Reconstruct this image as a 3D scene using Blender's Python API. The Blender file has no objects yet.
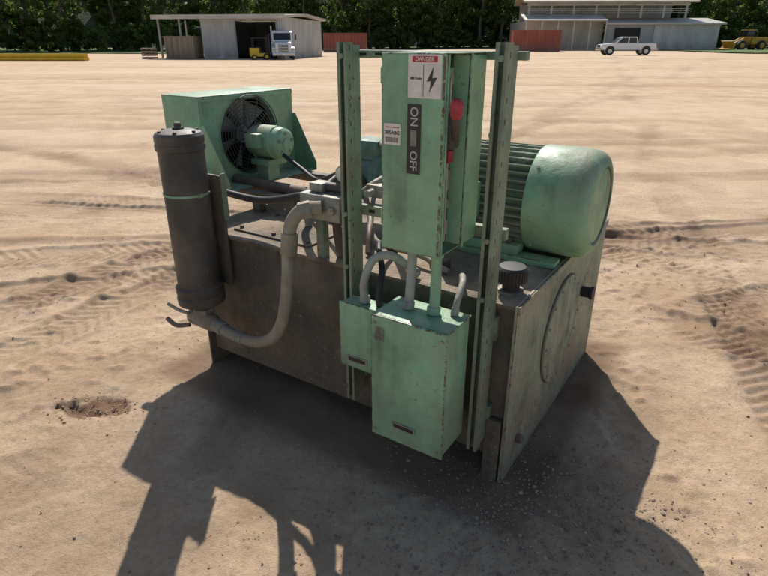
import bpy, bmesh, math, random
import numpy as np
from mathutils import Vector, Matrix
random.seed(5); rng=np.random.default_rng(5)
S=bpy.context.scene
COL=S.collection
EDGE={}
# ---------------------------------------------------------------- helpers
def link(o,parent=None):
    COL.objects.link(o)
    if parent is not None: o.parent=parent
    return o
def empty(name,loc=(0,0,0),rz=0,parent=None):
    o=bpy.data.objects.new(name,None); o.location=loc; o.rotation_euler=(0,0,rz); o.empty_display_size=.2
    return link(o,parent)
def finish(name,bm,mat,parent,smooth=True,ang=35):
    bmesh.ops.recalc_face_normals(bm,faces=bm.faces)
    me=bpy.data.meshes.new(name); bm.to_mesh(me); bm.free()
    if smooth:
        me.shade_smooth(); me.set_sharp_from_angle(angle=math.radians(ang))
    o=bpy.data.objects.new(name,me)
    if mat is not None:
        me.materials.append(mat)
        if mat.name in EDGE: me.materials.append(EDGE[mat.name])
    return link(o,parent)
def box(name,lo,hi,mat,parent,bev=0.0,seg=2,rot=None):
    bm=bmesh.new(); bmesh.ops.create_cube(bm,size=1)
    c=[(a+b)/2 for a,b in zip(lo,hi)]; s=[abs(b-a) for a,b in zip(lo,hi)]
    for v in bm.verts: v.co=Vector((v.co.x*s[0],v.co.y*s[1],v.co.z*s[2]))
    if bev>0:
        r=bmesh.ops.bevel(bm,geom=list(bm.edges),offset=min(bev,min(s)*.45),segments=seg,affect='EDGES',profile=.6)
        if mat.name in EDGE:
            for f in r['faces']: f.material_index=1
    if rot is not None:
        bmesh.ops.rotate(bm,verts=bm.verts,cent=(0,0,0),matrix=rot)
    for v in bm.verts: v.co+=Vector(c)
    return finish(name,bm,mat,parent,ang=30)
def frame(d):
    d=Vector(d).normalized()
    a=Vector((0,0,1)) if abs(d.z)<.9 else Vector((1,0,0))
    x=a.cross(d).normalized(); y=d.cross(x)
    return x,y,d
def lathe(name,prof,origin,axis,mat,parent,n=40,ang=32):
    x,y,d=frame(axis); o=Vector(origin); bm=bmesh.new(); rings=[]
    for s,r in prof:
        if r<1e-6: rings.append([bm.verts.new(o+d*s)])
        else: rings.append([bm.verts.new(o+d*s+x*(r*math.cos(2*math.pi*i/n))+y*(r*math.sin(2*math.pi*i/n))) for i in range(n)])
    for a,b in zip(rings[:-1],rings[1:]):
        for i in range(n):
            j=(i+1)%n
            if len(a)==1 and len(b)==1: continue
            if len(a)==1: bm.faces.new((a[0],b[i],b[j]))
            elif len(b)==1: bm.faces.new((a[i],a[j],b[0]))
            else: bm.faces.new((a[i],a[j],b[j],b[i]))
    return finish(name,bm,mat,parent,ang=ang)
def cyl(name,p0,p1,r,mat,parent,n=24,bev=.003,r1=None):
    p0=Vector(p0);p1=Vector(p1);L=(p1-p0).length; r1=r if r1 is None else r1
    b=min(bev,r*.4,L*.3)
    return lathe(name,[(0,0),(0,r-b),(b,r),(L-b,r1),(L,r1-b),(L,0)],p0,p1-p0,mat,parent,n)
def catmull(pts,k=8):
    P=[Vector(p) for p in pts]; P=[P[0]*2-P[1]]+P+[P[-1]*2-P[-2]]; out=[]
    for i in range(1,len(P)-2):
        for j in range(k):
            t=j/k; a,b,c,d=P[i-1],P[i],P[i+1],P[i+2]
            out.append(.5*((2*b)+(c-a)*t+(2*a-5*b+4*c-d)*t*t+(3*b-a-3*c+d)*t**3))
    out.append(P[-2]); return out
def tube(name,pts,r,mat,parent,n=14,k=8,rib=0,smooth=True):
    P=catmull(pts,k) if smooth else [Vector(p) for p in pts]
    bm=bmesh.new(); rings=[]; x=None
    for i,p in enumerate(P):
        d=(P[min(i+1,len(P)-1)]-P[max(i-1,0)]).normalized()
        if x is None: x,y,_=frame(d)
        else:
            x=(x-d*x.dot(d)).normalized(); y=d.cross(x)
        rr=r*(1+rib*(i%2))
        rings.append([bm.verts.new(p+x*(rr*math.cos(2*math.pi*q/n))+y*(rr*math.sin(2*math.pi*q/n))) for q in range(n)])
    for a,b in zip(rings[:-1],rings[1:]):
        for i in range(n): bm.faces.new((a[i],a[(i+1)%n],b[(i+1)%n],b[i]))
    bm.faces.new(rings[0]); bm.faces.new(rings[-1])
    return finish(name,bm,mat,parent,ang=50)
def prism(name,pts,axis,a0,a1,mat,parent,bev=0):
    bm=bmesh.new()
    def mk(p,a):
        if axis=='x': return (a,p[0],p[1])
        if axis=='y': return (p[0],a,p[1])
        return (p[0],p[1],a)
    A=[bm.verts.new(mk(p,a0)) for p in pts]; B=[bm.verts.new(mk(p,a1)) for p in pts]
    bm.faces.new(A); bm.faces.new(B[::-1]); n=len(pts)
    for i in range(n): bm.faces.new((A[i],A[(i+1)%n],B[(i+1)%n],B[i]))
    if bev>0:
        r=bmesh.ops.bevel(bm,geom=list(bm.edges),offset=bev,segments=2,affect='EDGES')
        if mat.name in EDGE:
            for f in r['faces']: f.material_index=1
    return finish(name,bm,mat,parent,ang=30)
def text(name,body,loc,size,rot,mat,parent,ext=.0004,sx=1):
    cu=bpy.data.curves.new(name,'FONT'); cu.body=body; cu.size=size; cu.extrude=ext; cu.align_x='CENTER'; cu.align_y='CENTER'; cu.offset=size*.012
    cu.materials.append(mat); o=bpy.data.objects.new(name,cu); o.location=loc; o.rotation_euler=rot; o.scale=(sx,1,1)
    return link(o,parent)
# ---------------------------------------------------------------- materials
def newmat(name):
    m=bpy.data.materials.new(name); m.use_nodes=True; nt=m.node_tree; nt.nodes.clear()
    out=nt.nodes.new('ShaderNodeOutputMaterial'); b=nt.nodes.new('ShaderNodeBsdfPrincipled'); nt.links.new(b.outputs[0],out.inputs[0])
    return m,nt,b
def N(nt,t,**k):
    n=nt.nodes.new(t)
    for a,v in k.items(): setattr(n,a,v)
    return n
def noise(nt,co,scale,detail=5,rough=.6,stretch=None,off=(0,0,0),col=False):
    n=N(nt,'ShaderNodeTexNoise'); n.inputs['Scale'].default_value=scale; n.inputs['Detail'].default_value=detail; n.inputs['Roughness'].default_value=rough
    mp=N(nt,'ShaderNodeMapping'); mp.inputs['Location'].default_value=off
    if stretch: mp.inputs['Scale'].default_value=stretch
    nt.links.new(co,mp.inputs[0]); nt.links.new(mp.outputs[0],n.inputs['Vector'])
    if col:
        s=N(nt,'ShaderNodeSeparateColor'); nt.links.new(n.outputs['Color'],s.inputs[0]); return s.outputs[0],s.outputs[1],s.outputs[2]
    return n.outputs['Fac']
def ramp(nt,f,a,b,c0=0,c1=1):
    r=N(nt,'ShaderNodeMapRange'); r.inputs['From Min'].default_value=a; r.inputs['From Max'].default_value=b
    r.inputs['To Min'].default_value=c0; r.inputs['To Max'].default_value=c1; nt.links.new(f,r.inputs['Value']); return r.outputs[0]
def mth(nt,op,a,b):
    m=N(nt,'ShaderNodeMath',operation=op)
    for i,v in enumerate((a,b)):
        if isinstance(v,(int,float)): m.inputs[i].default_value=v
        else: nt.links.new(v,m.inputs[i])
    return m.outputs[0]
def mix(nt,f,a,b,mode='MIX'):
    m=N(nt,'ShaderNodeMixRGB',blend_type=mode)
    for i,v in zip((0,1,2),(f,a,b)):
        if isinstance(v,(int,float)): m.inputs[i].default_value=v
        elif isinstance(v,tuple): m.inputs[i].default_value=(*v,1)
        else: nt.links.new(v,m.inputs[i])
    return m.outputs[0]
def bump(nt,b,h,dist,strength=1):
    n=N(nt,'ShaderNodeBump'); n.inputs['Distance'].default_value=dist; n.inputs['Strength'].default_value=strength
    nt.links.new(h,n.inputs['Height']); nt.links.new(n.outputs[0],b.inputs['Normal'])
def paint(name,base,dust=.5,grime=.3,rust=.3,rough=.5,metal=0,scale=1,bmp=.002,dustcol=(.40,.30,.21),ct=.635,edge=False,low=.5):
    m,nt,b=newmat(name); co=N(nt,'ShaderNodeTexCoord').outputs['Object']; g=N(nt,'ShaderNodeNewGeometry')
    dark=tuple(c*.74 for c in base); lite=tuple(min(1,c*1.12+.02) for c in base)
    a1,a2,a3=noise(nt,co,3.3*scale,6,.68,col=True)
    c=mix(nt,ramp(nt,a1,.36,.64),dark,lite)
    st=noise(nt,co,20*scale,2,.6,stretch=(1,1,.07),off=(1,9,4))
    c=mix(nt,mth(nt,'MULTIPLY',ramp(nt,st,.46,.70,0,min(1,grime*1.6)),ramp(nt,a2,.40,.62)),c,(.07,.05,.035))
    c=mix(nt,ramp(nt,a2,.52,.68,0,min(1,grime*1.1)),c,(.085,.065,.045))
    sx=N(nt,'ShaderNodeSeparateXYZ'); nt.links.new(g.outputs['Normal'],sx.inputs[0])
    up=ramp(nt,sx.outputs[2],.25,.95)
    c=mix(nt,mth(nt,'MULTIPLY',mth(nt,'MULTIPLY',up,ramp(nt,a3,.38,.6,.3,1)),dust),c,dustcol)
    c=mix(nt,ramp(nt,a3,.47,.68,0,min(1,dust*.7)),c,dustcol)
    h1,h2,h3=noise(nt,co,42*scale,4,.75,off=(2,7,3),col=True)
    sp=N(nt,'ShaderNodeSeparateXYZ'); nt.links.new(co,sp.inputs[0])
    c=mix(nt,mth(nt,'MULTIPLY',ramp(nt,sp.outputs[2],.62,.12,0,low),ramp(nt,mth(nt,'ADD',h3,mth(nt,'MULTIPLY',a3,.6)),.62,.95)),c,(.24,.165,.11))
    c=mix(nt,ramp(nt,mth(nt,'ADD',h1,mth(nt,'MULTIPLY',ramp(nt,a1,.3,.7,-1,1),.08)),ct,ct+.03,0,min(1,rust*2)),c,(.12,.06,.035))
    c=mix(nt,ramp(nt,h2,.63,.68,0,min(1,rust*1.2)),c,(.40,.42,.35))
    nt.links.new(c,b.inputs['Base Color'])
    nt.links.new(ramp(nt,a2,.35,.65,max(.1,rough-.12),min(1,rough+.3)),b.inputs['Roughness'])
    b.inputs['Metallic'].default_value=metal; b.inputs['Specular IOR Level'].default_value=.4
    bump(nt,b,mth(nt,'ADD',h1,mth(nt,'MULTIPLY',a3,2.2)),bmp)
    if edge: EDGE[m.name]=paint(name+'_worn_edge',tuple(x*.95 for x in base),dust,grime+.1,.45,rough,metal,scale,bmp,dustcol,.50)
    return m
def plain(name,col,rough=.6,metal=0,var=.25,scale=8,bmp=0):
    m,nt,b=newmat(name); co=N(nt,'ShaderNodeTexCoord').outputs['Object']
    f=noise(nt,co,scale,3,.65)
    c=mix(nt,ramp(nt,f,.3,.7),tuple(x*(1-var) for x in col),tuple(min(1,x*(1+var)) for x in col))
    nt.links.new(c,b.inputs['Base Color']); b.inputs['Roughness'].default_value=rough; b.inputs['Metallic'].default_value=metal
    if bmp: bump(nt,b,f,bmp)
    return m
GREEN=paint('green_machine_paint',(.225,.445,.265),dust=.42,grime=.28,rust=.28,rough=.42,edge=True)
GREENB=paint('green_box_paint',(.24,.46,.28),dust=.36,grime=.24,rust=.20,rough=.38,edge=True,low=.55)
GREENM=paint('green_motor_paint',(.225,.43,.26),dust=.50,grime=.28,rust=.2,rough=.42)
FIN=paint('fin_dirty_green',(.17,.235,.165),dust=.5,grime=.35,rust=.2,rough=.6)
TEAL=paint('teal_pump_paint',(.11,.28,.21),dust=.4,grime=.4,rust=.3)
TANK=paint('oily_tank_paint',(.10,.088,.064),dust=.6,grime=.7,rust=.4,rough=.55,bmp=.006,dustcol=(.29,.215,.15),low=.8)
TANKTOP=paint('dusty_tank_top',(.12,.105,.08),dust=1.0,grime=.5,rust=.3,rough=.8,bmp=.012,dustcol=(.40,.305,.21))
ENDP=paint('tank_end_paint',(.29,.34,.235),dust=1.0,grime=.55,rust=.5,rough=.6,bmp=.005,dustcol=(.43,.34,.245),edge=True,low=.95)
FILT=paint('black_filter_paint',(.055,.050,.045),dust=.4,grime=.3,rust=.12,rough=.40,dustcol=(.24,.185,.13),low=.2)
STRUT=paint('strut_green',(.21,.28,.185),dust=.5,grime=.45,rust=.5,rough=.5)
HOSE=paint('dusty_hose',(.32,.295,.225),dust=.6,grime=.35,rust=.0,rough=.75)
GREYM=paint('dirty_metal',(.35,.36,.315),dust=.5,grime=.45,rust=.3,rough=.5,metal=.3)
CONDUIT=paint('grey_conduit',(.34,.37,.325),dust=.4,grime=.35,rust=.1,rough=.5)
DKPIPE=paint('rusty_pipe',(.10,.06,.048),dust=.35,grime=.4,rust=.4,rough=.6)
BLACK=plain('black_rubber',(.022,.021,.02),.55,var=.4,scale=30)
DARK=plain('dark_interior',(.018,.02,.018),.8,var=.4,scale=20)
WIRE=plain('guard_wire',(.07,.075,.07),.5,metal=.4)
RED=plain('red_handle',(.33,.03,.04),.45,var=.35,scale=50)
WHITE=plain('label_white',(.70,.67,.62),.5,var=.12,scale=40)
LRED=plain('label_red',(.50,.035,.03),.5,var=.15)
LBLK=plain('label_black',(.025,.025,.024),.5)
LGREY=plain('label_letters',(.45,.46,.41),.5)
PLATE=plain('nameplate',(.12,.12,.11),.35,metal=.6,var=.5,scale=60)
BRASS=plain('brass',(.35,.24,.10),.4,metal=.8)
# ---------------------------------------------------------------- machine
MX,MY=.493,1.859
U=empty('hydraulic_power_unit',(MX,MY,0),math.atan2(-.547,.837))
box('tank_body',(-1.735,.0,.10),(-.006,1.27,.80),TANK,U,.006)
box('tank_top_plate',(-1.76,-.025,.80),(-.002,1.295,.815),TANKTOP,U,.003)
prism('tank_end_plate',[(-.035,0.0),(.05,-.01),(1.20,-.01),(1.30,0.0),(1.30,.822),(-.035,.822)],'x',0.0,.014,ENDP,U,.003)
prism('tank_far_end_plate',[(-.035,-.01),(1.30,-.01),(1.30,.80),(-.035,.80)],'x',-1.752,-1.738,TANK,U,.002)
box('end_plate_lip',(.0145,-.036,.79),(.022,1.30,.8225),ENDP,U,.003)
box('front_foot_flange',(-.075,-.032,-.01),(-.008,-.006,.30),TANK,U,.003)
lathe('cleanout_cover',[(0,.262),(.010,.262),(.013,.258),(.013,.225),(.010,.222),(.016,0)],(.0142,.60,.46),(1,0,0),ENDP,U,64)
lathe('cover_gasket',[(0,.268),(.004,.268),(.004,.262)],(.0141,.60,.46),(1,0,0),DKPIPE,U,64)
for i in range(16):
    a=2*math.pi*i/16
    cyl('cover_bolt_%d'%i,(.027,.60+.243*math.cos(a),.46+.243*math.sin(a)),(.033,.60+.243*math.cos(a),.46+.243*math.sin(a)),.006,ENDP,U,6,.001)
cyl('drain_plug',(.014,.93,.53),(.06,.93,.53),.028,BLACK,U,16)
cyl('drain_plug_cap',(.06,.93,.53),(.075,.93,.53),.036,BLACK,U,8)
cyl('level_plug',(.014,.12,.14),(.04,.12,.14),.02,DKPIPE,U,8)
tube('weld_bead',[(-.004,-.004,.1),(-.004,-.004,.3),(-.004,-.004,.5),(-.004,-.004,.79)],.006,TANK,U,8,12,.25)
lathe('breather_cap',[(0,0),(0,.034),(.045,.034),(.047,.052),(.05,.058),(.10,.058),(.108,.05),(.112,.0)],(-.07,.10,.815),(0,0,1),BLACK,U,40)
for i in range(28):
    a=2*math.pi*i/28
    cyl('cap_rib_%d'%i,(-.07+.058*math.cos(a),.10+.058*math.sin(a),.868),(-.07+.058*math.cos(a),.10+.058*math.sin(a),.912),.004,BLACK,U,6,.001)
lathe('breather_neck',[(0,.05),(.012,.05),(.012,.0)],(-.07,.10,.8155),(0,0,1),GREYM,U,24)
def strut_v(name,x,y,z0,z1,flip):
    w=.0205; t=.0035; d=.041; s=1 if flip else -1
    yb=y; yo=y+s*d; lip=.008
    prof=[(x-w,yo),(x-w,yb),(x+w,yb),(x+w,yo),(x+w-lip-t,yo),(x+w-lip-t,yo-s*lip),(x+w-lip,yo-s*lip),(x+w-lip,yo-s*t),(x+w-t,yo-s*t),(x+w-t,yb+s*t),(x-w+t,yb+s*t),(x-w+t,yo-s*t),(x-w+lip,yo-s*t),(x-w+lip,yo-s*lip),(x-w+lip+t,yo-s*lip),(x-w+lip+t,yo)]
    return prism(name,prof,'z',z0,z1,STRUT,U)
for nm,x,z0 in (('left',-.69,.21),('right',-.092,.19)):
    strut_v('upright_strut_front_'+nm,x,-.079,z0,1.70,False)
    strut_v('upright_strut_back_'+nm,x,-.0785+.0005,z0+.02,1.69,True)
    for i in range(22):
        z=z0+.1+i*.065
        box('slot_%s_%d'%(nm,i),(x+.0197,-.103,z),(x+.0213,-.097,z+.018),DKPIPE,U)
for nm,z,zh,x0,x1 in (('top',1.648,.026,-.70,-.045),('mid',1.06,.041,-.80,-.06)):
    box('cross_strut_'+nm,(x0,-.034,z),(x1,-.004,z+zh),STRUT,U,.003)
    for i in range(9):
        x=x0+.03+i*.066
        box('cross_slot_%s_%d'%(nm,i),(x,-.0352,z+zh*.33),(x+.028,-.0335,z+zh*.66),DARK,U)
for x in (-.69,-.092):
    for z in (1.655,1.08,.86):
        cyl('strut_bolt',(x,-.128,z),(x,-.115,z),.010,STRUT,U,6,.001)
for x in (-.69,-.092):
    box('post_bracket',(x-.03,-.036,.66),(x+.03,-.001,.76),STRUT,U,.003)
    box('post_bracket_low',(x-.03,-.036,.30),(x+.03,-.001,.36),STRUT,U,.003)
# disconnect enclosure
X0,X1,Y0,Y1,Z0,Z1=-.428,-.205,-.262,-.012,1.035,1.672
SP=X1+.032
box('disconnect_enclosure_body',(X0+.004,Y0+.02,Z0+.004),(X1-.06,-.036,Z1-.004),GREENB,U,.004)
box('disconnect_enclosure_top',(X0+.004,Y0+.0205,Z1-.0035),(SP,-.037,Z1),GREENB,U,.001)
box('disconnect_door',(X0,Y0,Z0),(X1,Y0+.019,Z1),GREENB,U,.006,3)
box('door_return_flange',(X1-.004,Y0+.0195,Z0+.004),(X1,Y0+.034,Z1-.004),GREENB,U,.001)
box('disconnect_side_recess',(X1-.0595,Y0+.0205,Z0+.02),(X1-.030,Y0+.104,Z1-.006),DARK,U)
prism('disconnect_side_panel',[(X1-.03,Y0+.105),(SP,Y0+.105),(SP,-.0365),(X1-.03,-.0365)],'z',Z0+.025,Z1-.0045,GREENB,U,.004)
box('side_panel_flange',(SP+.0005,Y0+.103,Z0+.02),(SP+.004,Y0+.118,Z1-.001),GREENB,U,.001)
box('disconnect_bottom',(X0+.005,Y0+.021,Z0+.0003),(X1-.002,-.0375,Z0+.0035),GREENB,U)
for i,(z,h,mt) in enumerate(((1.10,.05,GREYM),(1.19,.03,STRUT),(1.25,.07,GREYM),(1.36,.04,PLATE),(1.58,.05,STRUT))):
    box('mechanism_part_%d'%i,(X1-.0295,Y0+.04,z),(X1-.012,Y0+.09,z+h),mt,U,.004)
tube('mechanism_rod',[(X1-.012,Y0+.06,1.08),(X1-.012,Y0+.062,1.3),(X1-.010,Y0+.06,1.60)],.005,GREYM,U,8)
box('handle_bracket',(X1-.03,Y0+.037,1.39),(X1+.012,Y0+.095,1.50),FILT,U,.006)
tube('switch_handle',[(X1+.01,Y0+.06,1.42),(X1+.03,Y0+.03,1.45),(X1+.038,Y0+.01,1.49),(X1+.038,Y0+.008,1.51)],.011,FILT,U,12)
lathe('switch_handle_grip',[(0,0),(.0,.012),(.012,.019),(.045,.020),(.058,.013),(.062,0)],(X1+.038,Y0+.01,1.488),(.05,-.05,1),RED,U,20)
box('red_switch_block',(X1-.02,Y0+.045,1.345),(X1+.002,Y0+.08,1.385),RED,U,.004)
for z in (1.12,1.58):
    cyl('door_hinge',(X0-.003,Y0+.012,z),(X0-.003,Y0+.012,z+.05),.006,GREENB,U,10)
FR=(math.radians(90),0,0); yl=Y0-.0012
def label(nm,x0,x1,z0,z1,mt,y=yl,t=.001): return box(nm,(x0,y-t,z0),(x1,y,z1),mt,U)
ox,oz=.016,.012
label('danger_sign',-.345+ox,-.230+ox,1.532+oz,1.655+oz,WHITE)
label('danger_sign_red_band',-.330+ox,-.245+ox,1.634+oz,1.650+oz,LRED,yl-.0012,.0006)
text('danger_text','DANGER',(-.2875+ox,yl-.0022,1.642+oz),.016,FR,WHITE,U)
label('danger_sign_divider',-.292+ox,-.2905+ox,1.537+oz,1.628+oz,LBLK,yl-.0012,.0006)
text('danger_text_small','480 Volts',(-.3175+ox,yl-.0018,1.588+oz),.0105,FR,LBLK,U)
prism('lightning_symbol',[(a+.005+ox,b+oz) for a,b in ((-.262,1.622),(-.285,1.580),(-.270,1.582),(-.276,1.548),(-.250,1.592),(-.266,1.590))],'y',yl-.0022,yl-.0014,LBLK,U)
oz=.03
label('serial_sticker',-.416,-.354,1.365+oz,1.432+oz,WHITE)
text('serial_text','305ABG',(-.385,yl-.0018,1.403+oz),.0165,FR,LBLK,U)
for i in range(12): label('barcode_%d'%i,-.410+i*.004,-.4082+i*.004,1.373+oz,1.389+oz,LBLK,yl-.0012,.0005)
label('sticker_top_line',-.410,-.360,1.419+oz,1.4215+oz,LRED,yl-.0012,.0005)
label('on_off_plate',-.328,-.281,1.310,1.525,LBLK,yl,.003)
RT=(math.radians(90),math.radians(90),0)
text('on_text','ON',(-.3045,yl-.0036,1.488),.038,RT,LGREY,U)
text('off_text','OFF',(-.3045,yl-.0036,1.352),.036,RT,LGREY,U)
label('switch_window',-.315,-.293,1.398,1.448,GREYM,yl-.0032,.002)
# lower boxes
box('starter_box',(-.438,-.300,.262),(-.135,-.122,.782),GREENB,U,.006,3)
box('starter_box_lid',(-.444,-.312,.256),(-.129,-.3005,.790),GREENB,U,.005,3)
box('starter_box_rim',(-.443,-.300,.7825),(-.130,-.118,.789),GREENB,U,.003)
label('starter_nameplate',-.345,-.245,.325,.352,GREYM,-.3125,.004)
label('starter_nameplate_face',-.338,-.252,.331,.346,LBLK,-.317,.001)
label('starter_label',-.425,-.385,.69,.745,STRUT,-.3125,.001)
for x in (-.425,-.148):
    for z in (.285,.76): cyl('lid_screw',(x,-.3125,z),(x,-.318,z),.006,GREYM,U,8,.001)
box('junction_box',(-.660,-.205,.462),(-.450,-.122,.742),GREENB,U,.005,3)
box('junction_box_lid',(-.666,-.214,.456),(-.447,-.2055,.748),GREENB,U,.004)
label('junction_nameplate',-.63,-.53,.485,.512,GREYM,-.2145,.003)
label('junction_nameplate_face',-.622,-.538,.490,.507,LBLK,-.2178,.0008)
def conduit(nm,pts,r,mt,rib=0):
    tube(nm,pts,r,mt,U,14,14 if rib else 8,rib)
    for e,p in (('a',pts[0]),('b',pts[-1])):
        q=Vector(pts[1] if e=='a' else pts[-2]); p=Vector(p); d=(q-p).normalized()
        cyl(nm+'_nut_'+e,p,p+d*.03,r*1.35,mt,U,8)
conduit('conduit_grey',[(-.355,-.17,Z0),(-.353,-.175,.95),(-.35,-.19,.86),(-.35,-.20,.79)],.017,CONDUIT,.06)
conduit('conduit_green',[(-.255,-.17,Z0),(-.255,-.17,.95),(-.25,-.18,.86),(-.25,-.19,.79)],.020,GREENM)
conduit('conduit_looped',[(-.57,-.165,.745),(-.575,-.165,.83),(-.55,-.14,.92),(-.50,-.10,.94),(-.455,-.05,.90),(-.45,.03,.83)],.016,CONDUIT,.07)
conduit('conduit_black',[(-.50,-.165,.745),(-.505,-.165,.80),(-.52,-.12,.88),(-.60,-.02,.93),(-.66,.10,.90),(-.66,.2,.82)],.012,BLACK)
conduit('conduit_right',[(-.18,-.16,.79),(-.18,-.14,.84),(-.20,-.06,.88),(-.24,.02,.87),(-.27,.08,.815)],.012,CONDUIT,.06)
# ------------------------------------------------ big motor
mc=(.012,.63,1.058)
def mlathe(nm,prof,mt,n=56,ang=32): return lathe(nm,prof,mc,(1,0,0),mt,U,n,ang)
mlathe('motor_core',[(-.66,0),(-.66,.16),(-.64,.190),(-.14,.190),(-.14,0)],FIN)
bm=bmesh.new(); nf=38
for i in range(nf):
    a=2*math.pi*i/nf; ca,sa=math.cos(a),math.sin(a); t=.0045; v=[]
    for x in (-.62,-.150):
        for r,w in ((.186,t*1.5),(.228,t*.8)):
            for s in (-1,1): v.append(bm.verts.new((mc[0]+x,mc[1]+r*ca-s*w*sa,mc[2]+r*sa+s*w*ca)))
    for f in ((0,1,3,2),(4,6,7,5),(0,2,6,4),(1,5,7,3),(2,3,7,6),(0,4,5,1)): bm.faces.new([v[k] for k in f])
finish('motor_fins',bm,FIN,U,False)
mlathe('motor_fan_cowl',[(-.178,.215),(-.176,.230),(-.165,.235),(.01,.235),(.045,.231),(.068,.222),(.084,.208),(.093,.190),(.096,.170)],GREENM,72,40)
mlathe('motor_cowl_end',[(.0961,.1699),(.090,.166),(.088,.155),(.092,.10),(.095,0)],GREENM,72,40)
lathe('cowl_end_rim',[(0,.158),(.003,.160),(.003,.166),(0,.168)],(mc[0]+.0895,mc[1],mc[2]),(1,0,0),FILT,U,64)
mlathe('motor_front_bell',[(-.72,0),(-.72,.09),(-.69,.17),(-.665,.222),(-.63,.228),(-.625,.19)],GREENM)
for a in (45,135,225,315):
    ca,sa=math.cos(math.radians(a)),math.sin(math.radians(a))
    cyl('cowl_bolt',(-.13,mc[1]+.235*ca,mc[2]+.235*sa),(-.13,mc[1]+.243*ca,mc[2]+.243*sa),.008,GREYM,U,6,.001)
my=mc[1]
box('motor_foot_front',(-.60,my-.215,.845),(-.17,my-.13,.89),GREENM,U,.008)
box('motor_foot_rear',(-.60,my+.13,.845),(-.17,my+.215,.89),GREENM,U,.008)
box('motor_rail_front',(-.72,my-.22,.8155),(.0,my-.14,.8447),GREEN,U,.004)
box('motor_rail_rear',(-.72,my+.14,.8155),(.0,my+.22,.8447),GREEN,U,.004)
for x in (-.56,-.22):
    cyl('foot_bolt',(x,my-.19,.89),(x,my-.19,.915),.014,DKPIPE,U,6)
box('motor_terminal_box',(-.52,my-.34,.99),(-.36,my-.20,1.15),GREENM,U,.012)
tube('lifting_eye',[(-.40,my,1.28),(-.425,my,1.31),(-.40,my,1.335),(-.375,my,1.31),(-.40,my,1.28)],.008,GREENM,U,8)
mlathe('bell_housing',[(-.92,.0),(-.92,.11),(-.90,.12),(-.88,.10),(-.75,.12),(-.735,.155),(-.721,.155),(-.721,0)],TEAL,40)
mlathe('pump_body',[(-1.20,0),(-1.20,.07),(-1.17,.09),(-1.05,.095),(-1.04,.115),(-.99,.115),(-.98,.09),(-.921,.09)],TEAL,36)
box('pump_head',(-1.17,my-.06,1.14),(-1.0,my+.08,1.24),TEAL,U,.015)
tube('suction_pipe',[(-1.08,my-.06,1.04),(-1.08,my-.14,1.02),(-1.08,my-.18,.95),(-1.08,my-.18,.815)],.036,DKPIPE,U,18)
# ------------------------------------------------ manifold
box('manifold_block',(-.955,-.09,1.02),(-.745,.05,1.125),GREYM,U,.008,3)
box('manifold_valve',(-.93,-.055,1.1255),(-.86,.015,1.165),GREYM,U,.01)
cyl('solenoid_body',(-.86,-.02,1.148),(-.77,-.02,1.148),.02,FILT,U)
cyl('solenoid_nut',(-.77,-.02,1.148),(-.75,-.02,1.148),.013,BRASS,U,6)
for i,x in enumerate((-.92,-.85,-.78)):
    cyl('manifold_plug_%d'%i,(x,-.09,1.07),(x,-.105,1.07),.018,GREYM,U,6,.002)
cyl('gauge_stem',(-.80,.02,1.125),(-.80,.02,1.17),.008,BRASS,U,8)
cyl('gauge_case',(-.80,.035,1.20),(-.80,.005,1.20),.036,GREYM,U,30)
cyl('gauge_face',(-.80,.0049,1.20),(-.80,.003,1.20),.030,WHITE,U,30,.0005)
box('gauge_needle',(-.801,.0018,1.185),(-.799,.0026,1.223),LBLK,U)
tube('manifold_arm_pipe',[(-.745,.02,1.07),(-.62,.02,1.075),(-.45,.03,1.08)],.022,GREYM,U)
tube('pressure_pipe',[(-.745,.03,1.10),(-.68,.06,1.16),(-.66,.2,1.20),(-.8,.4,1.24),(-1.0,my-.02,1.22)],.018,GREYM,U)
tube('block_down_pipe',[(-.85,.02,1.02),(-.85,.03,.92),(-.85,.05,.815)],.02,DKPIPE,U)
box('manifold_stand',(-.94,-.01,.8155),(-.90,.03,1.02),STRUT,U,.003)
box('relief_valve_body',(-.70,.03,1.115),(-.62,.10,1.17),GREYM,U,.01)
cyl('relief_valve_knob',(-.66,.03,1.142),(-.66,-.02,1.142),.016,GREYM,U,8)
# ------------------------------------------------ filter
F=(-1.6,-.155)
lathe('filter_canister',[(.46,0),(.46,.05),(.485,.095),(.49,.117),(.525,.119),(.535,.112),(.55,.118),(.58,.118),(.59,.106),(1.245,.104),(1.252,.111),(1.275,.112),(1.28,.108),(1.29,.111),(1.315,.110),(1.328,.100),(1.34,.06),(1.342,0)],(F[0],F[1],0),(0,0,1),FILT,U,56,25)
cyl('filter_bleed_knob',(F[0],F[1],1.34),(F[0],F[1],1.37),.016,FILT,U,12)
cyl('filter_bleed_nut',(F[0],F[1],1.34),(F[0],F[1],1.35),.028,FILT,U,6)
for i in range(6):
    a=2*math.pi*i/6+.2
    cyl('lid_bolt_%d'%i,(F[0]+.086*math.cos(a),F[1]+.086*math.sin(a),1.323),(F[0]+.086*math.cos(a),F[1]+.086*math.sin(a),1.338),.009,FILT,U,6,.001)
lathe('filter_strap',[(1.045,.106),(1.045,.1085),(1.056,.1085),(1.056,.106)],(F[0],F[1],0),(0,0,1),GREENM,U,56)
box('filter_strap_ear',(-1.515,-.18,1.04),(-1.485,-.15,1.06),GREEN,U,.003)
box('filter_mount_plate',(-1.66,-.045,.56),(-1.49,-.03,1.12),TANK,U,.003)
box('filter_mount_edge',(-1.489,-.045,.90),(-1.482,-.015,1.13),FIN,U,.002)
box('filter_mount_arm',(-1.62,-.0295,.70),(-1.52,-.001,.76),TANK,U,.003)
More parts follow.
